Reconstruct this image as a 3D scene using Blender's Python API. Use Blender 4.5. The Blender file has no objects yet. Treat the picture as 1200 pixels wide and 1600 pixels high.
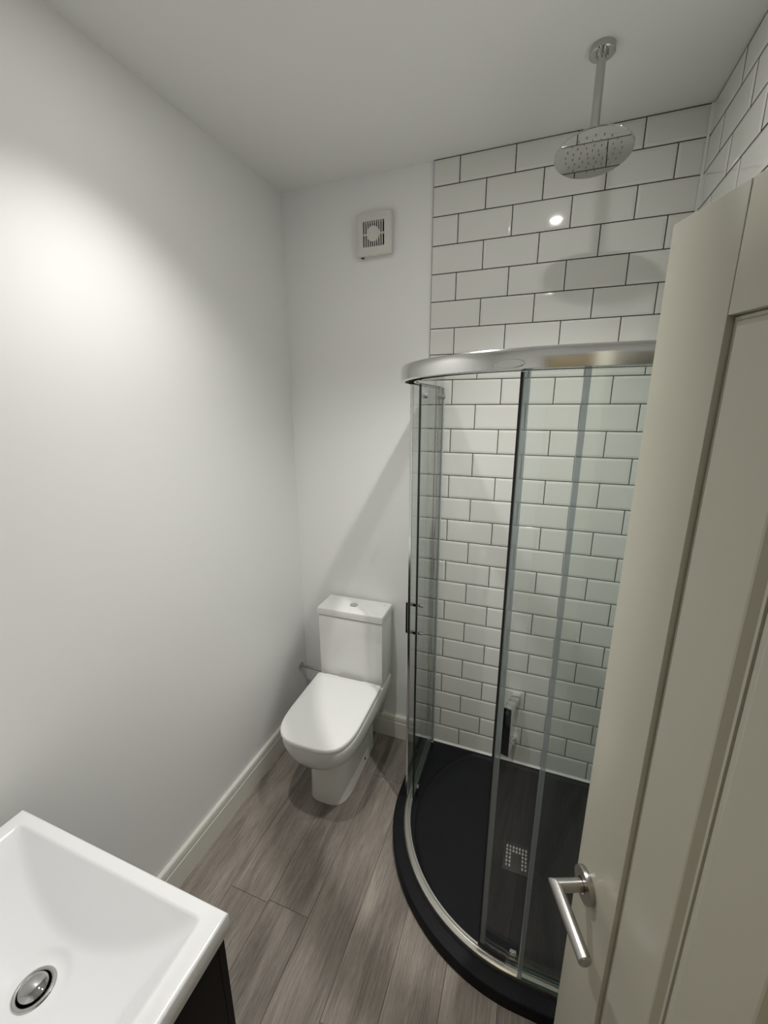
import bpy, bmesh, math, random
from mathutils import Matrix, Vector

random.seed(7)
scene = bpy.context.scene
COL = scene.collection

# ------------------------------------------------------------------ camera
cam_d = bpy.data.cameras.new('camera')
cam = bpy.data.objects.new('camera', cam_d)
COL.objects.link(cam)
RX = Vector((0.93812521, 0.34628155, -0.00318943))
RY = Vector((0.08343805, -0.23496495, -0.96841601))
RZ = Vector((-0.336094, 0.90822936, -0.2493196))
CAM = Vector((1.16020445, -1.81515242, 1.78101329))
m = Matrix.Identity(4)
for i in range(3):
    m[i][0], m[i][1], m[i][2], m[i][3] = RX[i], -RY[i], -RZ[i], CAM[i]
cam.matrix_world = m
cam_d.sensor_fit = 'HORIZONTAL'
cam_d.sensor_width = 36.0
cam_d.lens = 645.41 * 36.0 / 1200.0
cam_d.clip_start = 0.01
scene.camera = cam

# ------------------------------------------------------------------ world and exposure
world = bpy.data.worlds.new('world')
scene.world = world
world.use_nodes = True
world.node_tree.nodes['Background'].inputs[0].default_value = (0.5, 0.5, 0.5, 1)
world.node_tree.nodes['Background'].inputs[1].default_value = 0.02
vs = scene.view_settings
vs.view_transform = 'Standard'
vs.look = 'None'
vs.exposure = -0.06
vs.gamma = 1.0
vs.use_curve_mapping = False

LAMP_W = 53.0          # each ceiling downlight
CONE = math.radians(113)
BLEND = 1.0
GLOW_W = 0.9           # wide soft light from each lens
HALL_W = 3.0
DOWNLIGHTS = [(1.155, -0.745, 1.25, 1.9), (0.43, -0.98, 0.84, 0.8)]   # x, y, beam and glow factors

# ------------------------------------------------------------------ room sizes (metres)
H = 2.69               # ceiling
XR = 1.585             # face of the right-hand tiles
YN = -1.845            # near wall, holding the doorway
TX0 = 0.697            # left edge of the tiles on the back wall
TRAY_Z = 0.05
PITCH = 0.102
ROW0 = 2.60            # height of the first full-row line under the ceiling


# ================================================================== materials
def new_mat(name):
    mt = bpy.data.materials.new(name)
    mt.use_nodes = True
    nt = mt.node_tree
    return mt, nt, nt.nodes['Principled BSDF']


def plain(name, col, rough=0.5, metal=0.0, bump=0.0, bscale=60.0, spec=0.5, coat=0.0, var=0.0, vscale=3.0):
    mt, nt, b = new_mat(name)
    b.inputs['Base Color'].default_value = (*col, 1)
    b.inputs['Roughness'].default_value = rough
    b.inputs['Metallic'].default_value = metal
    b.inputs['Specular IOR Level'].default_value = spec
    b.inputs['Coat Weight'].default_value = coat
    tc = nt.nodes.new('ShaderNodeTexCoord')
    if var > 0:
        n = nt.nodes.new('ShaderNodeTexNoise')
        n.inputs['Scale'].default_value = vscale
        n.inputs['Detail'].default_value = 4
        nt.links.new(tc.outputs['Object'], n.inputs['Vector'])
        r = nt.nodes.new('ShaderNodeMapRange')
        r.inputs['To Min'].default_value = 1 - var
        r.inputs['To Max'].default_value = 1 + var
        nt.links.new(n.outputs['Fac'], r.inputs['Value'])
        mx = nt.nodes.new('ShaderNodeVectorMath')
        mx.operation = 'SCALE'
        mx.inputs[0].default_value = col
        nt.links.new(r.outputs['Result'], mx.inputs['Scale'])
        nt.links.new(mx.outputs['Vector'], b.inputs['Base Color'])
    if bump > 0:
        n = nt.nodes.new('ShaderNodeTexNoise')
        n.inputs['Scale'].default_value = bscale
        n.inputs['Detail'].default_value = 5
        nt.links.new(tc.outputs['Object'], n.inputs['Vector'])
        bp = nt.nodes.new('ShaderNodeBump')
        bp.inputs['Strength'].default_value = bump
        bp.inputs['Distance'].default_value = 0.002
        nt.links.new(n.outputs['Fac'], bp.inputs['Height'])
        nt.links.new(bp.outputs['Normal'], b.inputs['Normal'])
    return mt


def glass_mat(name, tint, rough=0.0, haze=0.0):
    mt, nt, b = new_mat(name)
    nt.nodes.remove(b)
    out = nt.nodes['Material Output']
    tr = nt.nodes.new('ShaderNodeBsdfTransparent')
    tr.inputs[0].default_value = (*tint, 1)
    gl = nt.nodes.new('ShaderNodeBsdfGlossy')
    gl.inputs['Roughness'].default_value = rough
    geo = nt.nodes.new('ShaderNodeNewGeometry')
    mr = nt.nodes.new('ShaderNodeMapRange')
    mr.inputs['To Min'].default_value = 1.5
    mr.inputs['To Max'].default_value = 1 / 1.5
    nt.links.new(geo.outputs['Backfacing'], mr.inputs['Value'])
    fr = nt.nodes.new('ShaderNodeFresnel')
    nt.links.new(mr.outputs['Result'], fr.inputs['IOR'])
    mx = nt.nodes.new('ShaderNodeMixShader')
    nt.links.new(fr.outputs['Fac'], mx.inputs['Fac'])
    nt.links.new(tr.outputs[0], mx.inputs[1])
    nt.links.new(gl.outputs[0], mx.inputs[2])
    last = mx
    if haze > 0:
        df = nt.nodes.new('ShaderNodeBsdfDiffuse')
        df.inputs[0].default_value = (0.7, 0.75, 0.75, 1)
        m2 = nt.nodes.new('ShaderNodeMixShader')
        m2.inputs['Fac'].default_value = haze
        nt.links.new(mx.outputs[0], m2.inputs[1])
        nt.links.new(df.outputs[0], m2.inputs[2])
        last = m2
    nt.links.new(last.outputs[0], out.inputs['Surface'])
    return mt


def plank_mat(name):
    mt, nt, b = new_mat(name)
    N, L = nt.nodes, nt.links
    tc = N.new('ShaderNodeTexCoord')
    oi = N.new('ShaderNodeObjectInfo')
    off = N.new('ShaderNodeVectorMath'); off.operation = 'SCALE'
    off.inputs[0].default_value = (37.0, 53.0, 11.0)
    L.new(oi.outputs['Random'], off.inputs['Scale'])
    add = N.new('ShaderNodeVectorMath'); add.operation = 'ADD'
    L.new(tc.outputs['Object'], add.inputs[0]); L.new(off.outputs[0], add.inputs[1])

    def noise(sx, sy, scale, detail, dist=0.0):
        mp = N.new('ShaderNodeMapping')
        mp.inputs['Scale'].default_value = (sx, sy, 1)
        L.new(add.outputs[0], mp.inputs['Vector'])
        n = N.new('ShaderNodeTexNoise')
        n.inputs['Scale'].default_value = scale
        n.inputs['Detail'].default_value = detail
        n.inputs['Distortion'].default_value = dist
        L.new(mp.outputs[0], n.inputs['Vector'])
        return n
    broad = noise(9.0, 1.3, 1.5, 4, 0.8)
    grain = noise(75.0, 3.4, 3.0, 7, 0.5)
    fine = noise(300.0, 16.0, 3.0, 3)
    cr = N.new('ShaderNodeValToRGB')
    e = cr.color_ramp.elements
    e[0].position = 0.30; e[0].color = (0.135, 0.117, 0.101, 1)
    e[1].position = 0.68; e[1].color = (0.405, 0.358, 0.312, 1)
    mid = e.new(0.5); mid.color = (0.262, 0.230, 0.199, 1)
    mxa = N.new('ShaderNodeMath'); mxa.operation = 'MULTIPLY_ADD'
    mxa.inputs[1].default_value = 0.40
    L.new(grain.outputs['Fac'], mxa.inputs[0])
    mxb = N.new('ShaderNodeMath'); mxb.operation = 'MULTIPLY'
    mxb.inputs[1].default_value = 0.60
    L.new(broad.outputs['Fac'], mxb.inputs[0]); L.new(mxb.outputs[0], mxa.inputs[2])
    mxc = N.new('ShaderNodeMath'); mxc.operation = 'MULTIPLY_ADD'
    mxc.inputs[1].default_value = 0.12
    L.new(oi.outputs['Random'], mxc.inputs[0]); L.new(mxa.outputs[0], mxc.inputs[2])
    mxd = N.new('ShaderNodeMath'); mxd.operation = 'SUBTRACT'
    mxd.inputs[1].default_value = 0.05
    L.new(mxc.outputs[0], mxd.inputs[0])
    mxe = N.new('ShaderNodeMath'); mxe.operation = 'MULTIPLY_ADD'
    mxe.inputs[1].default_value = 0.30
    sub = N.new('ShaderNodeMath'); sub.operation = 'SUBTRACT'; sub.inputs[1].default_value = 0.5
    L.new(fine.outputs['Fac'], sub.inputs[0])
    L.new(sub.outputs[0], mxe.inputs[0]); L.new(mxd.outputs[0], mxe.inputs[2])
    L.new(mxe.outputs[0], cr.inputs['Fac'])
    L.new(cr.outputs['Color'], b.inputs['Base Color'])
    b.inputs['Roughness'].default_value = 0.55
    b.inputs['Specular IOR Level'].default_value = 0.35
    bp = N.new('ShaderNodeBump')
    bp.inputs['Strength'].default_value = 0.25
    bp.inputs['Distance'].default_value = 0.001
    L.new(grain.outputs['Fac'], bp.inputs['Height'])
    L.new(bp.outputs['Normal'], b.inputs['Normal'])
    return mt


def emit_mat(name, col, strength):
    mt, nt, b = new_mat(name)
    b.inputs['Base Color'].default_value = (0.9, 0.9, 0.9, 1)
    b.inputs['Emission Color'].default_value = (*col, 1)
    b.inputs['Emission Strength'].default_value = strength
    return mt


M = dict(
    wall=plain('white_wall_paint', (0.87, 0.87, 0.86), 0.45, bump=0.05, bscale=90, spec=0.35, var=0.012),
    ceiling=plain('ceiling_paint', (0.87, 0.87, 0.85), 0.6, bump=0.04, bscale=70, spec=0.25),
    hall=plain('cream_hall_paint', (0.78, 0.74, 0.62), 0.7),
    skirting=plain('cream_gloss_paint', (0.76, 0.75, 0.69), 0.3, spec=0.5),
    tile=plain('white_glazed_tile', (0.76, 0.76, 0.72), 0.06, spec=0.5, bump=0.02, bscale=14),
    grout=plain('dark_grey_grout', (0.035, 0.033, 0.031), 0.9, bump=0.2, bscale=300),
    sealant=plain('white_sealant', (0.72, 0.72, 0.68), 0.35),
    ceramic=plain('white_ceramic', (0.87, 0.87, 0.85), 0.10, coat=0.3),
    basin=plain('white_basin_resin', (0.82, 0.82, 0.83), 0.12, coat=0.2),
    seat=plain('white_seat_plastic', (0.90, 0.90, 0.88), 0.22),
    chrome=plain('polished_chrome', (0.52, 0.52, 0.51), 0.02, metal=1.0),
    satin=plain('satin_aluminium', (0.72, 0.72, 0.71), 0.15, metal=1.0),
    steel=plain('brushed_steel', (0.46, 0.445, 0.43), 0.24, metal=1.0, bump=0.05, bscale=200),
    bright=plain('bright_chrome', (0.80, 0.80, 0.79), 0.05, metal=1.0),
    black=plain('black_rubber', (0.008, 0.008, 0.009), 0.6),
    gloss_black=plain('black_tray_reflection', (0.006, 0.006, 0.007), 0.12, spec=0.4),  # colour of the dark tray as mirrored in the mixer front
    void=plain('dark_recess', (0.012, 0.011, 0.010), 0.9),
    tray=plain('charcoal_slate_resin', (0.0065, 0.007, 0.009), 0.6, bump=0.5, bscale=120, spec=0.22, var=0.25, vscale=9),
    wenge=plain('dark_wenge_veneer', (0.006, 0.004, 0.0035), 0.6, spec=0.2, bump=0.2, bscale=40, var=0.3, vscale=20),
    door=plain('ivory_satin_paint', (0.50, 0.485, 0.405), 0.30, spec=0.45, bump=0.04, bscale=120),
    fan=plain('fan_white_plastic', (0.70, 0.69, 0.65), 0.4),
    white=plain('white_plastic', (0.80, 0.80, 0.78), 0.4),
    print_grey=plain('grey_print', (0.25, 0.25, 0.25), 0.5),
    plank=plank_mat('grey_oak_vinyl_plank'),
    seam=plain('dark_floor_seam', (0.07, 0.06, 0.052), 0.9),
    glass=glass_mat('clear_shower_glass', (0.935, 0.955, 0.945)),
    glass_edge=plain('green_glass_edge', (0.05, 0.10, 0.09), 0.15),
    clear_seal=glass_mat('clear_plastic_seal', (0.80, 0.83, 0.83), 0.25, haze=0.30),
    grey_seal=glass_mat('grey_plastic_seal', (0.68, 0.72, 0.74), 0.3, haze=0.22),
    rail_low=plain('satin_rail', (0.62, 0.61, 0.57), 0.32, metal=1.0),
    lamp=emit_mat('lamp_lens', (1.0, 0.98, 0.95), 30.0),
    hall_lamp=emit_mat('hall_lamp_glass', (1.0, 0.85, 0.62), 6.0),
)


# ================================================================== helpers
def link(o):
    COL.objects.link(o)
    return o


def mesh_from(name, verts, faces, smooth=False):
    me = bpy.data.meshes.new(name)
    me.from_pydata([tuple(v) for v in verts], [], faces)
    me.update()
    bm = bmesh.new(); bm.from_mesh(me)
    bmesh.ops.recalc_face_normals(bm, faces=bm.faces)
    bm.to_mesh(me); bm.free()
    if smooth:
        for p in me.polygons:
            p.use_smooth = True
    return me


def smooth_by_angle(me, deg=35):
    for p in me.polygons:
        p.use_smooth = True
    bm = bmesh.new(); bm.from_mesh(me)
    for e in bm.edges:
        if len(e.link_faces) == 2 and e.calc_face_angle(0) > math.radians(deg):
            e.smooth = False
    bm.to_mesh(me); bm.free()


def obj(name, me, mat, parent=None, loc=None, rot=None):
    o = bpy.data.objects.new(name, me)
    if mat is not None and not me.materials:
        me.materials.append(mat)
    link(o)
    if parent is not None:
        o.parent = parent
    if loc is not None:
        o.location = loc
    if rot is not None:
        o.rotation_euler = rot
    return o


def thing(name, label, cat, loc=(0, 0, 0), rz=0.0, group=None):
    o = link(bpy.data.objects.new(name, None))
    o.empty_display_size = 0.05
    o.location = loc
    o.rotation_euler = (0, 0, rz)
    o['label'] = label
    o['category'] = cat
    if group:
        o['group'] = group
    return o


def structure(o):
    o['kind'] = 'structure'
    return o


def box_mesh(x0, x1, y0, y1, z0, z1, bevel=0.0, seg=2, off=(0, 0, 0)):
    bm = bmesh.new()
    bmesh.ops.create_cube(bm, size=1.0)
    for v in bm.verts:
        v.co = Vector((x0 + (v.co.x + .5) * (x1 - x0) - off[0],
                       y0 + (v.co.y + .5) * (y1 - y0) - off[1],
                       z0 + (v.co.z + .5) * (z1 - z0) - off[2]))
    if bevel > 0:
        bmesh.ops.bevel(bm, geom=list(bm.edges), offset=bevel, segments=seg, affect='EDGES', profile=0.5)
    bmesh.ops.recalc_face_normals(bm, faces=bm.faces)
    me = bpy.data.meshes.new('box')
    bm.to_mesh(me); bm.free()
    if bevel > 0:
        smooth_by_angle(me, 40)
    return me


def cyl_mesh(p0, p1, r0, r1=None, seg=32, bevel=0.0):
    r1 = r0 if r1 is None else r1
    p0, p1 = Vector(p0), Vector(p1)
    ax = (p1 - p0).normalized()
    q = ax.to_track_quat('Z', 'Y')
    L = (p1 - p0).length
    b = bevel
    prof = [(0, 0), (r0 - b, 0), (r0, b), (r1, L - b), (r1 - b, L), (0, L)] if b > 0 else [(0, 0), (r0, 0), (r1, L), (0, L)]
    return lathe_mesh(prof, seg, lambda v: p0 + q @ v)


def lathe_mesh(prof, seg=40, xf=None, deg=35):
    verts, faces, rings = [], [], []
    for r, z in prof:
        if r < 1e-7:
            rings.append([len(verts)]); verts.append(Vector((0, 0, z)))
        else:
            idx = []
            for k in range(seg):
                a = 2 * math.pi * k / seg
                idx.append(len(verts)); verts.append(Vector((r * math.cos(a), r * math.sin(a), z)))
            rings.append(idx)
    for A, B in zip(rings[:-1], rings[1:]):
        if len(A) == 1 and len(B) == 1:
            continue
        for k in range(seg):
            k2 = (k + 1) % seg
            if len(A) == 1:
                faces.append((A[0], B[k], B[k2]))
            elif len(B) == 1:
                faces.append((A[k], A[k2], B[0]))
            else:
                faces.append((A[k], A[k2], B[k2], B[k]))
    if xf:
        verts = [xf(v) for v in verts]
    me = mesh_from('lathe', verts, faces)
    smooth_by_angle(me, deg)
    return me


def sweep_xy(path, section, closed=False, off=(0, 0, 0)):
    """Sweep a section (list of (outward offset, z)) along an XY path; outward = right of travel."""
    n = len(path)
    verts, faces = [], []
    for i, p in enumerate(path):
        a = path[max(i - 1, 0)]; c = path[min(i + 1, n - 1)]
        t = Vector((c[0] - a[0], c[1] - a[1])).normalized()
        nrm = Vector((t.y, -t.x))
        for s, z in section:
            verts.append((p[0] + nrm.x * s - off[0], p[1] + nrm.y * s - off[1], z - off[2]))
    k = len(section)
    for i in range(n - 1):
        for j in range(k):
            j2 = (j + 1) % k
            faces.append((i * k + j, i * k + j2, (i + 1) * k + j2, (i + 1) * k + j))
    faces.append(tuple(range(k)))
    faces.append(tuple((n - 1) * k + j for j in range(k)))
    me = mesh_from('sweep', verts, faces)
    smooth_by_angle(me, 30)
    return me


def loft(rings, cap0=True, cap1=True, deg=40):
    n = len(rings[0]); verts = [v for r in rings for v in r]; faces = []
    for i in range(len(rings) - 1):
        for j in range(n):
            j2 = (j + 1) % n
            faces.append((i * n + j, i * n + j2, (i + 1) * n + j2, (i + 1) * n + j))
    if cap0:
        faces.append(tuple(range(n)))
    if cap1:
        faces.append(tuple((len(rings) - 1) * n + j for j in range(n)))
    me = mesh_from('loft', verts, faces)
    smooth_by_angle(me, deg)
    return me


def tube_mesh(pts, r, seg=16):
    pts = [Vector(p) for p in pts]
    rings = []
    for i, p in enumerate(pts):
        t = (pts[min(i + 1, len(pts) - 1)] - pts[max(i - 1, 0)]).normalized()
        q = t.to_track_quat('Z', 'Y')
        rings.append([p + q @ Vector((r * math.cos(2 * math.pi * k / seg), r * math.sin(2 * math.pi * k / seg), 0)) for k in range(seg)])
    return loft(rings)


def ext_mesh(profile, axis_len, place):
    """Extrude a 2-D profile along one axis; place(u, v, w) -> xyz."""
    n = len(profile)
    verts = [place(u, v, 0) for u, v in profile] + [place(u, v, axis_len) for u, v in profile]
    faces = [(i, (i + 1) % n, n + (i + 1) % n, n + i) for i in range(n)] + [tuple(range(n)), tuple(range(n, 2 * n))]
    me = mesh_from('extrusion', verts, faces)
    smooth_by_angle(me, 25)
    return me


# ================================================================== the room shell
floor = structure(obj('floor', box_mesh(-0.1, 1.75, YN - 1.3, 0.15, -0.08, -0.004), M['seam']))
PW, PL = 0.165, 1.22
plank_cache = {}


def plank(x0, x1, y0, y1):
    key = (round(x1 - x0, 3), round(y1 - y0, 3))
    if key not in plank_cache:
        w, l = key
        plank_cache[key] = box_mesh(-w / 2, w / 2, -l / 2, l / 2, -0.006, 0, 0.0005, 1)
    obj('plank', plank_cache[key], M['plank'], floor, ((x0 + x1) / 2, (y0 + y1) / 2, 0))


g = 0.0003
xs = [0.0]
x = 0.032
while x < XR:
    xs.append(x); x += PW
xs.append(XR + 0.01)
ENDS = {2: -0.915, 3: -0.905, 0: -0.35, 1: -1.30, 4: -0.27, 5: -1.12, 6: -0.62, 7: -1.40, 8: -0.80, 9: -0.2, 10: -1.0}
for i in range(len(xs) - 1):
    y0 = ENDS.get(i, -0.7)
    cuts = [0.0, y0, y0 - PL, y0 - 2 * PL]
    lim = YN - 1.15
    for a, c in zip(cuts[:-1], cuts[1:]):
        c = max(c, lim)
        if a - c > 0.02:
            plank(xs[i] + g, xs[i + 1] - g, c + g, a - g)

structure(obj('ceiling', box_mesh(-0.1, 1.75, YN - 1.3, 0.15, H, H + 0.1), M['ceiling']))
structure(obj('wall_left', box_mesh(-0.1, 0.0, YN - 0.1, 0.15, -0.08, H), M['wall']))
wall_back = structure(obj('wall_back', box_mesh(0.0, 1.75, 0.0105, 0.15, -0.08, H), M['wall']))
wall_right = structure(obj('wall_right', box_mesh(XR + 0.0105, 1.75, YN - 0.1, 0.0105, -0.08, H), M['wall']))
# near wall with the doorway the photograph is taken from
DX0, DX1, DZ = 0.845, 1.578, 1.992
nw = bmesh.new()
for (a, c, z0, z1) in ((0.0, DX0, -0.08, H), (DX0, XR + 0.0105, DZ, H)):
    r = bmesh.ops.create_cube(nw, size=1.0)
    for v in r['verts']:
        v.co = Vector((a + (v.co.x + .5) * (c - a), YN - 0.1 + (v.co.y + .5) * 0.1, z0 + (v.co.z + .5) * (z1 - z0)))
nme = bpy.data.meshes.new('wall_near'); nw.to_mesh(nme); nw.free()
structure(obj('wall_near', nme, M['wall']))
# hall behind the doorway
hb = bmesh.new()
for (a, c, y0, y1) in ((-0.1, 1.75, YN - 1.3, YN - 1.2), (-0.1, 0.0, YN - 1.2, YN - 0.1), (1.65, 1.75, YN - 1.2, YN - 0.1)):
    r = bmesh.ops.create_cube(hb, size=1.0)
    for v in r['verts']:
        v.co = Vector((a + (v.co.x + .5) * (c - a), y0 + (v.co.y + .5) * (y1 - y0), -0.08 + (v.co.z + .5) * (H + 0.08)))
hme = bpy.data.meshes.new('wall_hall'); hb.to_mesh(hme); hb.free()
structure(obj('wall_hall', hme, M['hall']))
# door lining: two jambs and a head
trim = structure(link(bpy.data.objects.new('trim_1', None)))
trim.location = (DX0, YN, 0)
toff = (DX0, YN, 0)
obj('jamb', box_mesh(DX0 - 0.0, DX0 + 0.02, YN - 0.1, YN - 0.001, 0, DZ, 0.002, 1, toff), M['skirting'], trim)
obj('architrave', box_mesh(DX0 - 0.055, DX0 + 0.006, YN, YN + 0.016, 0, DZ + 0.055, 0.004, 2, toff), M['skirting'], trim)
obj('architrave', box_mesh(DX0 + 0.007, DX1, YN, YN + 0.016, DZ - 0.004, DZ + 0.055, 0.004, 2, toff), M['skirting'], trim)


# skirting boards with a stepped, rounded top
def skirting_profile(th=0.018, h=0.135):
    return [(0, 0), (th, 0), (th, h - 0.038), (th - 0.0025, h - 0.035), (th - 0.0025, h - 0.031),
            (th - 0.001, h - 0.028), (th - 0.001, h - 0.012), (th - 0.003, h - 0.004), (th - 0.006, h - 0.0005), (th - 0.008, h), (0, h)]


structure(obj('baseboard_left', ext_mesh(skirting_profile(), -YN - 0.0005, lambda u, v, w: (u + 0.0002, -0.0005 - w, v + 0.0004)), M['skirting']))
structure(obj('baseboard_back', ext_mesh(skirting_profile(), 0.668, lambda u, v, w: (0.0185 + w, 0.010 - u, v + 0.0004)), M['skirting']))

# ------------------------------------------------------------------ tiled shower walls
TW, TH = 0.200, 0.100
obj('grout', box_mesh(TX0, XR + 0.010, 0.0028, 0.0103, TRAY_Z - 0.03, H - 0.0005), M['grout'], wall_back)
obj('grout', box_mesh(XR + 0.0019, XR + 0.0103, -0.905, 0.0033, TRAY_Z - 0.03, H - 0.0005), M['grout'], wall_right)
tile_cache = {}


def tile_mesh(w, h):
    key = (round(w, 4), round(h, 4))
    if key not in tile_cache:
        w2, h2 = key[0] / 2, key[1] / 2
        i = min(0.009, w2 * 0.4, h2 * 0.4)
        v = [(-w2, .0072, -h2), (w2, .0072, -h2), (w2, .0072, h2), (-w2, .0072, h2),
             (-w2, .0024, -h2), (w2, .0024, -h2), (w2, .0024, h2), (-w2, .0024, h2),
             (-w2 + .0012, .0014, -h2 + .0012), (w2 - .0012, .0014, -h2 + .0012), (w2 - .0012, .0014, h2 - .0012), (-w2 + .0012, .0014, h2 - .0012),
             (-w2 + i, 0, -h2 + i), (w2 - i, 0, -h2 + i), (w2 - i, 0, h2 - i), (-w2 + i, 0, h2 - i)]
        f = []
        for a in (0, 4, 8):
            for j in range(4):
                f.append((a + j, a + (j + 1) % 4, a + 4 + (j + 1) % 4, a + 4 + j))
        f.append((12, 13, 14, 15)); f.append((3, 2, 1, 0))
        tile_cache[key] = mesh_from('wall_tile', v, f)
    return tile_cache[key]


def jitter():
    return math.radians(random.uniform(-0.3, 0.3))


gp = 0.00165
for k in range(-1, 25):
    ztop = ROW0 - k * PITCH - gp
    zbot = ROW0 - (k + 1) * PITCH + gp
    if k == -1:
        ztop = H - 0.003
    if k == 24:
        zbot = TRAY_Z + 0.001
    half = (k % 2 == 1)
    # back wall, running left to right from the outer edge
    u = 0.0
    first = True
    while u < XR - TX0 - 0.004:
        w = 0.101 if (half and first) else 0.202
        u2 = min(u + w, XR - TX0 - 0.001)
        a, c = u + (0.0012 if first else gp), u2 - gp
        o = obj('wall_tile', tile_mesh(c - a, ztop - zbot), M['tile'], wall_back, (TX0 + (a + c) / 2, 0, (ztop + zbot) / 2))
        o.rotation_euler = (jitter(), 0, jitter())
        u = u2; first = False
    # right wall, running from the back corner towards the door
    u = 0.0
    first = True
    while u < 0.905 - 0.004:
        w = (0.225 if half else 0.124) if first else 0.202
        u2 = min(u + w, 0.905)
        a, c = u + (0.002 if first else gp), u2 - gp
        if c - a < 0.204:
            o = obj('wall_tile', tile_mesh(c - a, ztop - zbot), M['tile'], wall_right, (XR, -(a + c) / 2, (ztop + zbot) / 2))
            o.rotation_euler = (jitter(), 0, -math.pi / 2 + jitter())
        else:
            for (a1, c1) in ((a, a + 0.021), (a + 0.023, c)):
                o = obj('wall_tile', tile_mesh(c1 - a1, ztop - zbot), M['tile'], wall_right, (XR, -(a1 + c1) / 2, (ztop + zbot) / 2))
                o.rotation_euler = (0, 0, -math.pi / 2)
        u = u2; first = False
# sealant: up the inside corner, along the tray
seal = structure(link(bpy.data.objects.new('trim_2', None)))
seal.location = (XR, 0, TRAY_Z)
so = (XR, 0, TRAY_Z)
obj('corner_sealant', ext_mesh([(0, 0), (-0.007, 0), (-0.0045, -0.002), (-0.002, -0.0045), (0, -0.007)], H - TRAY_Z - 0.004,
                               lambda u, v, w: (u, v, w + 0.002)), M['sealant'], seal)
obj('tray_sealant', ext_mesh([(0, 0), (-0.008, 0), (-0.005, 0.003), (-0.002, 0.006), (0, 0.009)], XR - 0.745,
                             lambda u, v, w: (0.74 + w - XR, u, v + 0.0002)), M['sealant'], seal)
obj('tray_sealant', ext_mesh([(0, 0), (-0.008, 0), (-0.005, 0.003), (-0.002, 0.006), (0, 0.009)], 0.85,
                             lambda u, v, w: (u, -0.002 - w, v + 0.0002)), M['sealant'], seal)

# ================================================================== shower tray
QX, QY = 1.24, -0.35       # centre of the quadrant curve


def quad_path(R, n=48, y_start=0.0, x_end=XR):
    """outer-to-inner quadrant line: down the left side, round the curve, along the front."""
    pts = [(QX - R, y_start)]
    for i in range(1, 6):
        pts.append((QX - R, y_start + (QY - y_start) * i / 6))
    for i in range(n + 1):
        a = math.pi + math.pi / 2 * i / n
        pts.append((QX + R * math.cos(a), QY + R * math.sin(a)))
    for i in range(1, 7):
        pts.append((QX + (x_end - QX) * i / 6, QY - R))
    return pts


tray = thing('shower_tray', 'black slate-effect quadrant shower tray on the floor under the glass enclosure', 'shower tray', (QX, QY, 0))
DRX, DRY = 1.216, -0.463
toff = Vector((QX, QY, 0))


def ray_poly(poly, cx, cy, a):
    best = None
    dx, dy = math.cos(a), math.sin(a)
    for (x0, y0), (x1, y1) in zip(poly, poly[1:] + poly[:1]):
        ex, ey = x1 - x0, y1 - y0
        den = dx * ey - dy * ex
        if abs(den) < 1e-9:
            continue
        t = ((x0 - cx) * ey - (y0 - cy) * ex) / den
        s = ((x0 - cx) * dy - (y0 - cy) * dx) / den
        if t > 0 and -1e-6 <= s <= 1 + 1e-6:
            best = t if best is None else min(best, t)
    return best


outer = quad_path(0.55, 64, -0.0005, XR - 0.0005) + [(XR - 0.0005, -0.0005)]
angs = [2 * math.pi * i / 220 for i in range(220)]
for (px, py) in ((outer[0]), (outer[-1]), (outer[-2])):
    angs.append(math.atan2(py - DRY, px - DRX) % (2 * math.pi))
angs = sorted(set(angs))
rings = [[] for _ in range(9)]
for a in angs:
    ro = ray_poly(outer, DRX, DRY, a)
    # circular recess of the tray floor
    cxr, cyr, rr = 1.24, -0.38, 0.450
    bx, by = DRX - cxr, DRY - cyr
    bd = bx * math.cos(a) + by * math.sin(a)
    rc = -bd + math.sqrt(bd * bd - (bx * bx + by * by - rr * rr))
    rc = min(rc, ro - 0.015)
    prof = [(0.045, 0.0335), (0.06, 0.034), (rc - 0.02, 0.0410), (rc - 0.005, 0.0430), (rc, 0.050), (ro - 0.006, 0.050), (ro - 0.0015, 0.0482), (ro, 0.044), (ro, 0.0004)]
    for r_, (rad, z) in zip(rings, prof):
        r_.append((DRX + rad * math.cos(a) - toff.x, DRY + rad * math.sin(a) - toff.y, z))
tb = loft(rings, cap0=True, cap1=True, deg=50)
obj('basin_floor', tb, M['tray'], tray)
# drain grate: dark frame with bright slots seen in it
dr = obj('drain_cover', box_mesh(-0.05, 0.05, -0.058, 0.058, 0.030, 0.0362, 0.002, 2), M['black'], tray, (DRX - QX, DRY - QY, 0))
rows = []
slot_bm = bmesh.new()
for ci in range(7):
    cxs = -0.036 + ci * 0.012
    for ri in range(6):
        if ci in (2, 3, 4) and ri < 4 and not (ri > 3):
            continue
        if ci in (0, 6):
            pass
        cy = -0.038 + ri * 0.0150
        ln = 0.0055 if (ri + ci) % 2 else 0.0045
        r = bmesh.ops.create_cube(slot_bm, size=1.0)
        for v in r['verts']:
            v.co = Vector((cxs + v.co.x * 0.0065, cy + v.co.y * ln * 2, 0.0368 + v.co.z * 0.0018))
sme = bpy.data.meshes.new('grate'); slot_bm.to_mesh(sme); slot_bm.free()
go = obj('grate', sme, M['satin'], dr)
go['kind'] = 'stuff'

# ================================================================== shower enclosure
enc = thing('shower_enclosure', 'quadrant shower enclosure of curved glass with chrome rail standing on the black tray', 'shower enclosure', (QX, QY, TRAY_Z))
eo = (QX, QY, TRAY_Z)
R_OUT = 0.528
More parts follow.
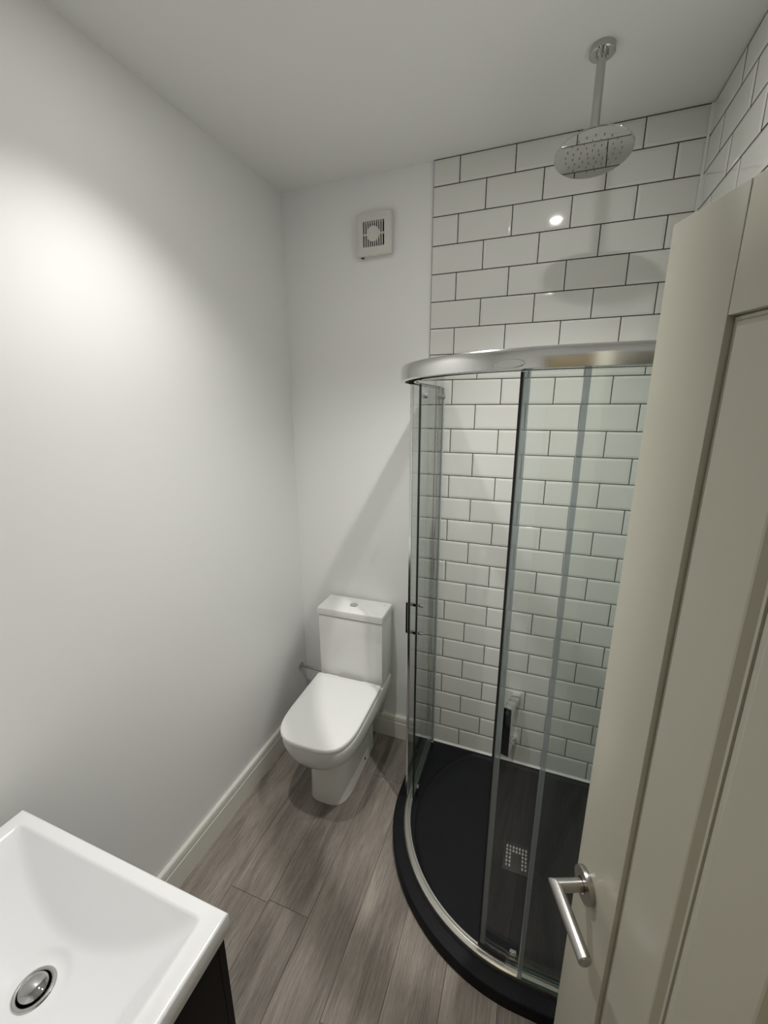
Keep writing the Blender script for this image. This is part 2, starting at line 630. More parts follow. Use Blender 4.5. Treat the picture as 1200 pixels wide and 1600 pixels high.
# top rail: rounded outer face, hollow underside
zt0, zt1 = 1.853, 1.898
sec = [(0.0, zt0), (0.004, zt0 + 0.002), (0.0045, zt0 + 0.010), (0.0046, zt0 + 0.024), (0.0040, zt1 - 0.006), (0.001, zt1 - 0.001), (-0.004, zt1),
       (-0.046, zt1), (-0.046, zt0 + 0.004), (-0.042, zt0), (-0.036, zt0), (-0.036, zt0 + 0.02), (-0.008, zt0 + 0.02), (-0.008, zt0)]
path = quad_path(R_OUT - 0.004, 72, -0.001, XR - 0.001)
rail = obj('top_rail', sweep_xy(path, sec, off=eo), M['satin'], enc)
# oval badge on the rail face, over the right-hand door edge
ba = math.atan2(-0.505, -0.150)
bme = bmesh.new()
ring0, ring1 = [], []
NB = 40
for i in range(NB):
    t = 2 * math.pi * i / NB
    for lst, sc_, pr_ in ((ring0, 1.0, -0.0012), (ring1, 0.90, 0.0012)):
        a = ba + 0.034 / R_OUT * sc_ * math.cos(t)
        rr = R_OUT + 0.0015 + pr_
        lst.append((QX + rr * math.cos(a) - eo[0], QY + rr * math.sin(a) - eo[1], 1.866 + 0.0095 * sc_ * math.sin(t) - eo[2]))
bme.free()
obj('badge', loft([ring0, ring1], True, True, 15), M['satin'], rail)
# bottom rail
zb0, zb1 = TRAY_Z + 0.0005, TRAY_Z + 0.024
sec = [(0.0, zb0), (0.006, zb0), (0.006, zb0 + 0.012), (0.003, zb1 - 0.003), (-0.002, zb1), (-0.010, zb1), (-0.011, zb1 - 0.008), (-0.017, zb1 - 0.008),
       (-0.018, zb1 - 0.002), (-0.024, zb1 - 0.002), (-0.024, zb0)]
path = quad_path(0.500, 72, -0.001, XR - 0.001)
obj('bottom_rail', sweep_xy(path, sec, off=eo), M['rail_low'], enc)
zg0, zg1 = TRAY_Z + 0.0245, 1.8525


def strip_box(x0, x1, y0, y1, z0=zg0, z1=zg1, bev=0.001):
    return box_mesh(x0, x1, y0, y1, z0, z1, bev, 1, eo)


# wall channels
obj('wall_channel', strip_box(0.722, 0.748, -0.024, -0.0008), M['satin'], enc)
obj('wall_channel', strip_box(XR - 0.024, XR - 0.0008, -0.862, -0.838), M['satin'], enc)


def pane(name, pts, th, parent, mats=(M['glass'], M['glass_edge']), z0=zg0, z1=zg1):
    """curved pane swept along XY points, broad faces clear, cut edges green"""
    me = sweep_xy(pts, [(-th / 2, z0), (th / 2, z0), (th / 2, z1), (-th / 2, z1)], off=eo)
    me.materials.append(mats[0]); me.materials.append(mats[1])
    n = len(pts)
    for i, p in enumerate(me.polygons):
        if abs(p.normal.z) > 0.9:
            p.material_index = 1
    ends = [p for p in me.polygons if len(p.vertices) == 4 and abs(p.normal.z) < 0.1 and p.area < th * 2.2 and
            max((me.vertices[a].co - me.vertices[b_].co).xy.length for a in p.vertices for b_ in p.vertices) < th * 1.2]
    for p in ends:
        p.material_index = 1
    return obj(name, me, None, parent)


# left fixed pane and the left door slid open against it
lp = pane('fixed_pane', [(0.737, -0.024 - 0.361 * i / 4) for i in range(5)], 0.006, enc)
obj('edge_profile', strip_box(0.732, 0.742, -0.392, -0.383), M['satin'], lp)
ld = pane('sliding_door', [(0.7665, -0.030 - 0.355 * i / 4) for i in range(5)], 0.006, enc)
obj('door_seal', strip_box(0.7635, 0.7705, -0.3915, -0.3845), M['black'], ld)
obj('rear_seal', strip_box(0.758, 0.775, -0.0300, -0.0262), M['clear_seal'], ld)
# D handle through the door edge
hz0, hz1 = 0.885, 1.020
hp = [(0.7670, -0.366), (0.722, -0.366)]
hm = bmesh.new()
for (x0, x1, y0, y1, z0, z1) in ((0.718, 0.7255, -0.372, -0.360, hz0, hz1), (0.7255, 0.7630, -0.372, -0.360, hz1 - 0.012, hz1),
                                 (0.7255, 0.7630, -0.372, -0.360, hz0, hz0 + 0.012)):
    r = bmesh.ops.create_cube(hm, size=1.0)
    for v in r['verts']:
        v.co = Vector((x0 + (v.co.x + .5) * (x1 - x0) - eo[0], y0 + (v.co.y + .5) * (y1 - y0) - eo[1], z0 + (v.co.z + .5) * (z1 - z0) - eo[2]))
hme = bpy.data.meshes.new('handle'); hm.to_mesh(hme); hm.free()
obj('handle', hme, M['chrome'], ld)
for z in (hz1 - 0.006, hz0 + 0.006):
    obj('handle_fixing', cyl_mesh((0.7702 - eo[0], -0.366 - eo[1], z - eo[2]), (0.790 - eo[0], -0.366 - eo[1], z - eo[2]), 0.007, seg=20, bevel=0.001), M['chrome'], ld)
for y in (-0.07, -0.35):
    obj('roller', cyl_mesh((0.7705 - eo[0], y - eo[1], 1.815 - eo[2]), (0.784 - eo[0], y - eo[1], 1.815 - eo[2]), 0.009, seg=20, bevel=0.001), M['print_grey'], ld)
    obj('guide', box_mesh(0.7702, 0.782, y - 0.010, y + 0.010, 0.080, 0.108, 0.002, 1, eo), M['chrome'], ld)
# right fixed pane and right door
rp = pane('fixed_pane', [(1.249 + 0.312 * i / 4, -0.852) for i in range(5)], 0.006, enc)
obj('edge_seal', strip_box(1.2360, 1.2488, -0.857, -0.847), M['grey_seal'], rp)
RD = 0.4765
dpts = []
a0 = math.atan2(-RD, -0.125)
for i in range(13):
    a = a0 + (math.pi * 1.5 - 2 * math.pi - a0) * i / 12 if a0 < 0 else a0 + (math.pi * 1.5 - a0) * i / 12
    dpts.append((QX + RD * math.cos(a), QY + RD * math.sin(a)))
for i in range(1, 6):
    dpts.append((QX + 0.23 * i / 5, QY - RD))
rd = pane('sliding_door', dpts, 0.006, enc)
d0 = Vector(dpts[0]); dt = (Vector(dpts[1]) - d0).normalized()


def seal_strip(name, s0, s1, w, mat, parent, z0=zg0, z1=zg1):
    p0 = d0 + dt * s0; p1 = d0 + dt * s1
    return obj(name, sweep_xy([(p0.x, p0.y), (p1.x, p1.y)], [(-w / 2, z0), (w / 2, z0), (w / 2, z1), (-w / 2, z1)], off=eo), mat, parent)


seal_strip('door_seal', -0.0065, -0.0005, 0.010, M['black'], rd)
seal_strip('edge_profile', 0.0, 0.0135, 0.011, M['grey_seal'], rd)
for s in (0.10, 0.30):
    i = min(range(len(dpts)), key=lambda j: abs((Vector(dpts[j]) - d0).length - s))
    px, py = dpts[i]
    obj('guide', box_mesh(px - 0.011, px + 0.011, py + 0.0035, py + 0.016, 0.082, 0.112, 0.002, 1, eo), M['chrome'], rd)
obj('bottom_seal', sweep_xy(dpts[:9], [(-0.008, zg0 - 0.0), (0.006, zg0), (0.006, zg0 + 0.018), (-0.008, zg0 + 0.018)], off=eo), M['black'], rd)

# ================================================================== ceiling shower head
SH = (1.233, -0.348)
sh = thing('rain_shower', 'round chrome rain shower head hanging from the ceiling on a straight arm', 'shower head', (SH[0], SH[1], H))
obj('ceiling_flange', lathe_mesh([(0, -0.0005), (0.031, -0.0005), (0.032, -0.003), (0.032, -0.016), (0.030, -0.018), (0.016, -0.018), (0.0155, -0.026), (0.0, -0.026)], 40), M['chrome'], sh)
obj('arm', cyl_mesh((0, 0, -0.026), (0, 0, -0.208), 0.0115, seg=28), M['chrome'], sh)
TILT = math.radians(-8.5)
piv = Vector((0.003, -0.002, -0.226))
rotm = Matrix.Rotation(TILT, 3, 'X')
obj('swivel_joint', lathe_mesh([(0, 0.022), (0.0125, 0.022), (0.0135, 0.018), (0.0135, 0.006), (0.016, 0.002), (0.017, -0.004), (0.014, -0.008), (0, -0.008)], 32, lambda v: piv + v), M['chrome'], sh)
pc = piv + Vector((0, 0, -0.012))
plate = obj('spray_plate', lathe_mesh([(0, 0.007), (0.02, 0.0065), (0.06, 0.003), (0.098, 0.0012), (0.1, 0), (0.0995, -0.002), (0.097, -0.0028), (0.0965, -0.0028), (0, -0.0028)], 64, lambda v: pc + rotm @ v, 6), M['chrome'], sh)
nzb = bmesh.new()
for ring, cnt in ((0.016, 6), (0.034, 11), (0.052, 16), (0.070, 21)):
    for i in range(cnt):
        a = 2 * math.pi * i / cnt + ring * 20
        r = bmesh.ops.create_cone(nzb, cap_ends=True, segments=6, radius1=0.0014, radius2=0.0021, depth=0.0026)
        for v in r['verts']:
            v.co = pc + rotm @ (v.co + Vector((ring * math.cos(a), ring * math.sin(a), -0.0040)))
nzm = bpy.data.meshes.new('nozzles'); nzb.to_mesh(nzm); nzb.free()
nz = obj('nozzles', nzm, M['print_grey'], plate)
nz['kind'] = 'stuff'

# ================================================================== low wall mixer in the shower
mx_rot = math.atan2(-0.0355, 0.115) 
mxr = thing('shower_mixer', 'slim upright chrome mixer valve low on the tiled wall inside the shower', 'mixer valve', (1.166, -0.0002, 0.165), -0.295)
obj('wall_arm', box_mesh(-0.019, 0.019, -0.058, 0.0, 0.247, 0.277, 0.003, 2), M['bright'], mxr)
obj('upper_arm', box_mesh(-0.019, 0.019, -0.1015, -0.0600, 0.245, 0.277, 0.002, 2), M['bright'], mxr)
obj('joint', box_mesh(-0.017, 0.017, -0.0600, -0.058, 0.249, 0.275), M['black'], mxr)
bar = obj('body', box_mesh(-0.0195, 0.0195, -0.120, -0.1015, 0.012, 0.277, 0.003, 2), M['bright'], mxr)
obj('outlet', cyl_mesh((0, 0, 0.015), (0, -0.055, 0.025), 0.019, seg=28, bevel=0.002), M['bright'], mxr)
obj('outlet_ring', cyl_mesh((0, -0.055, 0.025), (0, -0.060, 0.0262), 0.0165, seg=28), M['black'], mxr)
obj('outlet_neck', cyl_mesh((0, -0.060, 0.0262), (0, -0.1015, 0.034), 0.019, seg=28, bevel=0.002), M['bright'], mxr)
obj('tray_reflection', box_mesh(-0.0175, 0.0175, -0.1212, -0.1201, 0.014, 0.270, 0.0004, 1), M['gloss_black'], mxr)  # painted reflection: black sheet for the tray mirrored in the chrome body
# small drop-shaped mark at the top of the body
drop = []
for i in range(24):
    t = 2 * math.pi * i / 24
    rr = 0.0075
    x_ = rr * math.sin(t); z_ = -rr * math.cos(t)
    if z_ > 0:
        x_ *= (1 - z_ / (rr * 1.02)) ** 0.6 if z_ < rr else 0
        z_ *= 1.8
    drop.append((x_, z_))
iv, iff = [], []
for k, sc_ in enumerate((1.0, 0.72)):
    for x_, z_ in drop:
        iv.append((x_ * sc_, -0.12135, 0.248 + z_ * sc_))
for i in range(24):
    j = (i + 1) % 24
    iff.append((i, j, 24 + j, 24 + i))
obj('drop_symbol', mesh_from('drop_symbol', iv, iff), M['print_grey'], bar)

# ================================================================== toilet
toi = thing('toilet', 'white close-coupled toilet with closed lid standing against the back wall', 'toilet', (0.359, -0.002, 0.0), math.radians(1.3))


def d_outline(w, yb, yf, L, n, z, taper=0.0, rb=0.02, N=40):
    """flat back with small corners, straight sides, superelliptic front (towards -y)"""
    pts = []
    wb = w - taper
    for i in range(7):                       # back right corner
        a = math.pi / 2 * i / 6
        pts.append((wb - rb + rb * math.sin(a), yb - rb + rb * math.cos(a), z))
    ym = yf + L
    for i in range(N + 1):
        t = math.pi * i / N
        c, s = math.cos(t), math.sin(t)
        pts.append((w * math.copysign(abs(c) ** (2 / n), c), ym - L * abs(s) ** (2 / n), z))
    for i in range(7):
        a = math.pi / 2 * i / 6
        pts.append((-wb + rb - rb * math.cos(a), yb - rb + rb * math.sin(a), z))
    return pts


def lerp_table(tab, z):
    for a, c in zip(tab[:-1], tab[1:]):
        if a[0] >= z >= c[0]:
            t = (a[0] - z) / (a[0] - c[0])
            return [p + (q - p) * t for p, q in zip(a, c)]
    return tab[-1]


# z, half width, back y, front y, front length, exponent
PAN = [
    (0.414, 0.166, -0.012, -0.612, 0.235, 3.2),
    (0.411, 0.172, -0.010, -0.619, 0.235, 3.2),
    (0.404, 0.174, -0.010, -0.621, 0.235, 3.2),
    (0.380, 0.174, -0.010, -0.620, 0.238, 3.1),
    (0.355, 0.172, -0.018, -0.615, 0.243, 2.95),
    (0.330, 0.168, -0.032, -0.606, 0.248, 2.8),
    (0.305, 0.161, -0.052, -0.593, 0.25, 2.65),
    (0.282, 0.152, -0.068, -0.577, 0.25, 2.4),
    (0.262, 0.140, -0.078, -0.556, 0.24, 2.4),
    (0.247, 0.126, -0.085, -0.532, 0.22, 2.5),
    (0.236, 0.111, -0.090, -0.506, 0.19, 2.7),
    (0.230, 0.101, -0.092, -0.489, 0.17, 3.0),
    (0.220, 0.0985, -0.092, -0.485, 0.16, 3.2),
    (0.120, 0.099, -0.092, -0.484, 0.16, 3.2),
    (0.020, 0.1005, -0.090, -0.487, 0.16, 3.2),
    (0.000, 0.1015, -0.090, -0.489, 0.16, 3.2),
]
rings = []
zs = []
for a, c in zip(PAN[:-1], PAN[1:]):
    steps = 3 if a[0] > 0.225 else 2
    for s in range(steps):
        zs.append(a[0] + (c[0] - a[0]) * s / steps)
zs.append(0.0004)
for z in zs:
    _, w, yb, yf, L, n = lerp_table(PAN, z)
    rings.append(d_outline(w, yb, yf, L, n, z))
obj('pan', loft(rings, deg=60), M['ceramic'], toi)
# hidden-fixing cap on the foot
obj('fixing_cap', cyl_mesh((0.0990, -0.228, 0.036), (0.1035, -0.228, 0.036), 0.006, seg=16), M['void'], toi)


def slab(z0, z1, w, yb, yf, L, n, r=0.005, rb=0.012, dome=0.0):
    prof = [(z0, -r * 0.6), (z0 + r * 0.5, 0.0), (z1 - r, 0.0), (z1 - r * 0.3, -r * 0.3), (z1, -r)]
    rg = [d_outline(w + d, yb + d, yf - d, L, n, z, rb=rb) for z, d in prof]
    # slightly domed top
    rg.append(d_outline(w * 0.8, yb - 0.04, yf + 0.06, L * 0.8, n, z1 + dome * 0.8, rb=rb))
    rg.append(d_outline(w * 0.4, yb - 0.12, yf + 0.16, L * 0.5, n, z1 + dome, rb=rb))
    return loft(rg, deg=50)


obj('seat', slab(0.4145, 0.4265, 0.1705, -0.185, -0.622, 0.235, 3.3, 0.004), M['seat'], toi)
obj('lid', slab(0.4275, 0.4455, 0.1730, -0.172, -0.628, 0.235, 3.3, 0.006, dome=0.002), M['seat'], toi)
for s in (-1, 1):
    obj('hinge', box_mesh(s * 0.10 - 0.035, s * 0.10 + 0.035, -0.172, -0.158, 0.4142, 0.436, 0.004, 2), M['seat'], toi)
cis = obj('cistern', box_mesh(-0.171, 0.171, -0.153, -0.004, 0.4145, 0.7625, 0.006, 3), M['ceramic'], toi)
cl = obj('cistern_lid', box_mesh(-0.1745, 0.1745, -0.158, -0.002, 0.7655, 0.806, 0.007, 4), M['ceramic'], toi)
obj('flush_button', lathe_mesh([(0, 0.8095), (0.012, 0.8092), (0.0150, 0.8085), (0.0155, 0.8075), (0.0165, 0.8075), (0.019, 0.809), (0.0205, 0.808), (0.021, 0.8062), (0, 0.8062)], 36,
                               lambda v: v + Vector((-0.006, -0.080, 0))), M['satin'], cl)
obj('maker_mark', box_mesh(0.140, 0.146, -0.036, -0.033, 0.806, 0.8062), M['print_grey'], cl)

# water feed from the left wall
pipe = thing('water_inlet_pipe', 'short chrome water pipe from the left wall into the toilet cistern', 'pipe', (0.0, -0.05, 0.352))
obj('wall_flange', cyl_mesh((0.0004, 0, 0), (0.006, 0, 0), 0.020, seg=28, bevel=0.001), M['chrome'], pipe)
obj('tube', cyl_mesh((0.006, 0, 0), (0.138, 0.0, 0.0), 0.0075, seg=18), M['chrome'], pipe)
obj('coupling_nut', cyl_mesh((0.138, 0, 0), (0.164, 0, 0), 0.0115, seg=6), M['white'], pipe)

# ================================================================== vanity and basin
BX0, BX1, BY0, BY1, BZ = 0.076, 0.682, YN + 0.0185, -1.383, 0.85
van = thing('vanity_cabinet', 'dark wenge vanity cabinet under the white basin', 'cabinet', ((BX0 + BX1) / 2, (BY0 + BY1) / 2, 0))
vo = ((BX0 + BX1) / 2, (BY0 + BY1) / 2, 0)
cx0, cx1, cy0, cy1, cz1 = BX0 + 0.012, BX1 - 0.012, BY0 + 0.002, BY1 - 0.024, BZ - 0.0465
obj('plinth', box_mesh(cx0 + 0.01, cx1 - 0.01, cy0 + 0.01, cy1 - 0.04, 0.0005, 0.10, 0, 1, vo), M['wenge'], van)
obj('side_panel', box_mesh(cx0, cx0 + 0.018, cy0, cy1, 0.1005, cz1, 0.001, 1, vo), M['wenge'], van)
obj('side_panel', box_mesh(cx1 - 0.018, cx1, cy0, cy1, 0.1005, cz1, 0.001, 1, vo), M['wenge'], van)
obj('carcass', box_mesh(cx0 + 0.0185, cx1 - 0.0185, cy0, cy1 - 0.002, 0.1005, cz1 - 0.12, 0, 1, vo), M['wenge'], van)
for s in (0, 1):
    xa = cx0 + 0.001 + s * (cx1 - cx0) / 2
    dd = obj('door', box_mesh(xa, xa + (cx1 - cx0) / 2 - 0.002, cy1 + 0.0005, cy1 + 0.0185, 0.104, cz1 - 0.002, 0.0015, 1, vo), M['wenge'], van)
    hx = (cx0 + cx1) / 2 + (0.03 if s else -0.03)
    obj('handle', cyl_mesh((hx - vo[0], cy1 + 0.0185 - vo[1], 0.70), (hx - vo[0], cy1 + 0.036 - vo[1], 0.70), 0.010, 0.013, 20, 0.002), M['chrome'], dd)

bas = thing('wash_basin', 'white rectangular basin with a sloping bowl and chrome plug, on the dark cabinet', 'basin', (vo[0], vo[1], BZ - 0.045))
bo = Vector((vo[0], vo[1], BZ - 0.045))
# bowl: a shallow sail-shaped dip whose corners rise to the rim
IX0, IX1, IY0, IY1 = BX0 + 0.036, BX1 - 0.040, BY0 + 0.105, BY1 - 0.026
DCX, DCY = 0.383, -1.557
NX, NY = 120, 90
DEPTH = 0.098
FLAT = -0.0955


def smax(a, c, k=0.010):
    h = max(k - abs(a - c), 0) / k
    return max(a, c) + h * h * k * 0.25


def bowl_z(x, y):
    u = (x - DCX) / ((IX1 - DCX) if x > DCX else (DCX - IX0))
    v = (y - DCY) / ((IY1 - DCY) if y > DCY else (DCY - IY0))
    q = (u * u + v * v) / 2.0
    fl = -DEPTH * (1 - q ** 0.85)
    d = min(x - IX0, IX1 - x, y - IY0, IY1 - y)
    dx, dy = min(x - IX0, IX1 - x), min(y - IY0, IY1 - y)
    wallz = smax(-1.05 * dx, -1.05 * dy, 0.006)
    z = smax(fl, wallz, 0.007)
    rr = math.hypot(x - DCX, y - DCY)
    if rr < 0.060:
        t = max(0.0, min(1.0, (rr - 0.038) / 0.022))
        z = FLAT + (z - FLAT) * t * t * (3 - 2 * t)
    return min(z, 0.0)


gx = sorted(set([BX0 + 0.006, IX0 - 0.004] + [IX0 + (IX1 - IX0) * i / NX for i in range(NX + 1)] + [IX1 + 0.004, BX1 - 0.006]))
gy = sorted(set([BY0 + 0.006, IY0 - 0.004] + [IY0 + (IY1 - IY0) * i / NY for i in range(NY + 1)] + [IY1 + 0.004, BY1 - 0.006]))
verts, faces = [], []
for yy in gy:
    for xx in gx:
        inside = IX0 <= xx <= IX1 and IY0 <= yy <= IY1
        zz = bowl_z(xx, yy) if inside else 0.0
        verts.append((xx - bo.x, yy - bo.y, BZ + zz - bo.z))
nx, ny = len(gx), len(gy)
for j in range(ny - 1):
    for i in range(nx - 1):
        cxm, cym = (gx[i] + gx[i + 1]) / 2, (gy[j] + gy[j + 1]) / 2
        if (cxm - DCX) ** 2 + (cym - DCY) ** 2 < 0.0285 ** 2:
            continue
        a = j * nx + i
        faces.append((a, a + 1, a + 1 + nx, a + nx))
# rounded outer edge and skirt
loop = [(0 * nx + i) for i in range(nx)] + [(j * nx + nx - 1) for j in range(1, ny)] + [((ny - 1) * nx + i) for i in range(nx - 2, -1, -1)] + [(j * nx) for j in range(ny - 2, 0, -1)]
prev = loop
cxm, cym = (BX0 + BX1) / 2 - bo.x, (BY0 + BY1) / 2 - bo.y
hx0, hy0 = (BX1 - BX0) / 2, (BY1 - BY0) / 2
for (ins, zz) in ((0.003, -0.0008), (0.0008, -0.003), (0.0, -0.006), (0.0, -0.043), (0.002, -0.045), (0.05, -0.045)):
    cur = []
    for k_, idx in enumerate(loop):
        vx, vy, _ = verts[idx]
        sx = (hx0 - ins) / (hx0 - 0.006); sy = (hy0 - ins) / (hy0 - 0.006)
        cur.append(len(verts)); verts.append((cxm + (vx - cxm) * sx, cym + (vy - cym) * sy, BZ + zz - bo.z))
    for k_ in range(len(loop)):
        k2 = (k_ + 1) % len(loop)
        faces.append((prev[k_], prev[k2], cur[k2], cur[k_]))
    prev = cur
bm_ = mesh_from('bowl', verts, faces, True)
smooth_by_angle(bm_, 50)
obj('bowl', bm_, M['basin'], bas)
# the drain: chrome flange, dark well, raised plug
dz = bowl_z(DCX, DCY) + BZ - bo.z
dc = Vector((DCX - bo.x, DCY - bo.y, dz))
wst = obj('waste', lathe_mesh([(0.0255, -0.03), (0.0255, -0.001), (0.0262, 0.0020), (0.029, 0.0030), (0.0318, 0.0025), (0.0335, 0.0004), (0.0325, -0.002)], 48, lambda v: dc + v, 30), M['chrome'], bas)
obj('well', lathe_mesh([(0.0, -0.032), (0.0254, -0.032), (0.0254, -0.004)], 40, lambda v: dc + v), M['void'], wst)
obj('plug', lathe_mesh([(0, 0.0125), (0.010, 0.0118), (0.0175, 0.0100), (0.0222, 0.0072), (0.0222, 0.0052), (0.005, 0.0045), (0.005, -0.020), (0, -0.020)], 44,
                       lambda v: dc + Matrix.Rotation(math.radians(5), 3, 'Y') @ v + Vector((-0.0015, 0.0, -0.002)), 30), M['chrome'], wst)

# ================================================================== extractor fan
FX, FZ = 0.4545, 2.4655
fan = thing('extractor_fan', 'square white extractor fan with slotted grille high on the back wall', 'extractor fan', (FX, 0.010, FZ))
hs, sl = 0.0785, 0.047
fz0 = 0.003
# cover plate with a square opening
oring = []


def rrect(h, r, y, N=6, cx=0.0, cz=0.0):
    pts = []
    for qx, qz, a0 in ((1, 1, 0), (-1, 1, 90), (-1, -1, 180), (1, -1, 270)):
        for i in range(N + 1):
            a = math.radians(a0 + 90 * i / N)
            pts.append((cx + qx * (h - r) + r * math.cos(a), y, cz + qz * (h - r) + r * math.sin(a)))
    return pts


obj('cover', loft([rrect(hs - 0.004, 0.004, 0.0), rrect(hs - 0.001, 0.006, -0.014), rrect(hs, 0.007, -0.026), rrect(hs - 0.002, 0.007, -0.031),
                   rrect(hs - 0.006, 0.007, -0.033), rrect(sl, 0.005, -0.033), rrect(sl, 0.005, -0.012)], cap0=True, cap1=True, deg=30), M['fan'], fan)
obj('recess', box_mesh(-sl + 0.0005, sl - 0.0005, -0.0135, -0.0122, -sl + 0.0005, sl - 0.0005), M['void'], fan)
nsl = 10
pitch_ = 2 * sl / nsl
sm = box_mesh(-0.0019, 0.0019, -0.0325, -0.0285, -sl + 0.0003, sl - 0.0003)
for i in range(1, nsl):
    obj('slat', sm, M['fan'], fan, (-sl + i * pitch_, 0, 0))
obj('cross_bar', box_mesh(-sl + 0.0003, sl - 0.0003, -0.030, -0.020, -0.003, 0.003), M['fan'], fan)
disc = obj('centre_disc', cyl_mesh((-0.002, -0.016, 0), (-0.002, -0.0335, 0), 0.0285, seg=40, bevel=0.001), M['fan'], fan)
rib = box_mesh(-0.0012, 0.0012, -0.0347, -0.0336, -0.020, 0.020)
for i in range(5):
    obj('rib', rib, M['fan'], disc, (-0.002 + (i - 2) * 0.0095, 0, 0))
obj('cord_tab', box_mesh(-0.064, -0.050, -0.018, -0.006, -hs - 0.003, -hs + 0.0005, 0.002, 1), M['void'], fan)

# ================================================================== the open door
PX, PY, DT = 1.2815, -1.2095, 1.975
DDX, DDY = 0.36246, -0.931999
DW, DTH = 0.686, 0.040
door = structure(link(bpy.data.objects.new('door_1', None)))
door.location = (PX, PY, 0)
door.rotation_euler = (0, 0, math.atan2(DDY, DDX))
door['label'] = 'ivory painted boarded door standing open at the right with a steel lever handle'
z0d = 0.012
st = 0.101
obj('stile', box_mesh(0, st - 0.0003, 0, DTH, z0d, DT, 0.0012, 2), M['door'], door)
obj('stile', box_mesh(DW - st, DW, 0, DTH, z0d, DT, 0.0012, 2), M['door'], door)
obj('rail', box_mesh(st + 0.0003, DW - st - 0.0003, 0, DTH, 1.8625, DT, 0.0012, 2), M['door'], door)
obj('rail', box_mesh(st + 0.0003, DW - st - 0.0003, 0, DTH, z0d, 0.215, 0.0012, 2), M['door'], door)
obj('backing_panel', box_mesh(st - 0.0002, DW - st + 0.0002, 0.012, DTH - 0.012, 0.214, 1.864), M['door'], door)
nb = 5
bw = (DW - 2 * st) / nb


def board(w, z0, z1):
    """raised board with sloping edges all round, front towards local -y"""
    c = 0.0110
    yb_, yf_, ym_ = 0.0118, 0.0020, 0.0075
    v = []
    for (ins, y) in ((0.0004, yb_), (0.0012, ym_), (0.0042, ym_), (c, yf_), (c + 0.002, yf_ - 0.0006)):
        v += [(ins, y, z0 + ins), (w - ins, y, z0 + ins), (w - ins, y, z1 - ins), (ins, y, z1 - ins)]
    f = []
    for a in (0, 4, 8, 12):
        for j in range(4):
            f.append((a + j, a + (j + 1) % 4, a + 4 + (j + 1) % 4, a + 4 + j))
    f += [(16, 17, 18, 19), (3, 2, 1, 0)]
    return mesh_from('board', v, f)


bme_ = board(0.0955, 0.2155, 1.862)
for i in range(nb):
    obj('board', bme_, M['door'], door, (st + i * 0.0968, 0, 0))
# lever handle: rose, neck, mitred lever
hz = 1.035
hs_ = 0.033
hnd = obj('rose', lathe_mesh([(0, 0.0), (0.026, 0.0), (0.0262, 0.006), (0.0255, 0.0085), (0.023, 0.009), (0.012, 0.009), (0.011, 0.006), (0, 0.006)], 44,
                             lambda v: Vector((hs_ + v.x, -0.0003 - v.z, hz + v.y)), 30), M['steel'], door)
r_ = 0.0095
NE = 28
neck, lev = [], []
reach = 0.050
for i in range(NE):
    a = 2 * math.pi * i / NE
    ca, sa = r_ * math.cos(a), r_ * math.sin(a)
    neck.append([(hs_ + ca, -0.006, hz + sa), (hs_ + ca, -reach + (-ca), hz + sa)])
rg = [[p[0] for p in neck], [(hs_ + r_ * math.cos(2 * math.pi * i / NE), -reach + r_ * math.cos(2 * math.pi * i / NE) * 1.0, hz + r_ * math.sin(2 * math.pi * i / NE)) for i in range(NE)],
      ]
obj('neck', loft(rg, deg=40), M['steel'], hnd)
la = [(hs_ + r_ * math.cos(2 * math.pi * i / NE), -reach + r_ * math.cos(2 * math.pi * i / NE), hz + r_ * math.sin(2 * math.pi * i / NE)) for i in range(NE)]
ll = 0.094
lb = [(hs_ + ll, -reach + r_ * math.cos(2 * math.pi * i / NE), hz + r_ * math.sin(2 * math.pi * i / NE)) for i in range(NE)]
lc = [(hs_ + ll + 0.002, -reach + (r_ - 0.0015) * math.cos(2 * math.pi * i / NE), hz + (r_ - 0.0015) * math.sin(2 * math.pi * i / NE)) for i in range(NE)]
obj('lever', loft([la, lb, lc], deg=30), M['steel'], hnd)
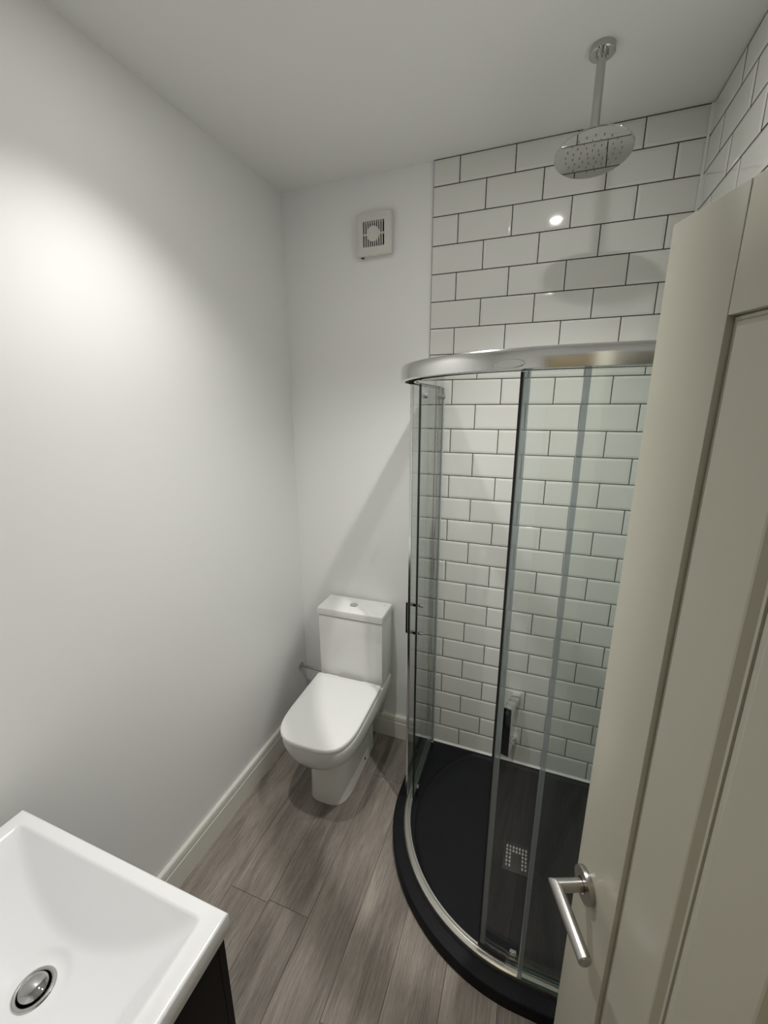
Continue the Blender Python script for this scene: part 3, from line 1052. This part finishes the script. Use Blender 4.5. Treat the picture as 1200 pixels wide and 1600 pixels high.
# the handle on the far face
obj('rose', lathe_mesh([(0, 0.0), (0.026, 0.0), (0.0262, 0.006), (0.0255, 0.0085), (0, 0.009)], 44,
                       lambda v: Vector((hs_ + v.x, DTH + 0.0003 + v.z, hz + v.y)), 30), M['steel'], door)


# ================================================================== lamps
def downlight(x, y, beam, glow, label):
    t = thing('downlight', label, 'downlight', (x, y, H), 0, 'recessed ceiling downlights')
    obj('rim', lathe_mesh([(0.031, 0.0), (0.034, -0.003), (0.042, -0.003), (0.0445, -0.0002)], 40), M['fan'], t)
    obj('lens', lathe_mesh([(0, -0.0012), (0.030, -0.0012), (0.0312, -0.0003)], 36), M['lamp'], t)
    ld_ = bpy.data.lights.new('downlight_lamp', 'SPOT')
    ld_.energy = LAMP_W * beam
    ld_.spot_size = CONE
    ld_.spot_blend = BLEND
    ld_.shadow_soft_size = 0.022
    ld_.color = (1.0, 0.985, 0.95)
    lo = link(bpy.data.objects.new('downlight_lamp', ld_))
    lo.parent = t
    lo.location = (0, 0, -0.028)
    ad = bpy.data.lights.new('lens_glow', 'AREA')
    ad.shape = 'DISK'
    ad.size = 0.036
    ad.energy = GLOW_W * glow
    ad.color = (1.0, 0.985, 0.95)
    ao = link(bpy.data.objects.new('lens_glow', ad))
    ao.parent = t
    ao.location = (0, 0, -0.004)
    return t


names = ['recessed ceiling downlight above the shower tray edge', 'recessed ceiling downlight close to the left wall']
for spec_, nm in zip(DOWNLIGHTS, names):
    downlight(*spec_, nm)
hl = thing('hall_pendant', 'round glass ceiling light in the hall behind the doorway', 'ceiling light', (0.95, YN - 0.65, H))
obj('shade', lathe_mesh([(0, -0.075), (0.06, -0.068), (0.10, -0.045), (0.115, -0.015), (0.115, 0.0)], 40), M['hall_lamp'], hl)
hd = bpy.data.lights.new('hall_lamp', 'POINT')
hd.energy = HALL_W
hd.color = (1.0, 0.86, 0.66)
hd.shadow_soft_size = 0.06
ho = link(bpy.data.objects.new('hall_lamp', hd))
ho.parent = hl
ho.location = (0, 0, -0.14)
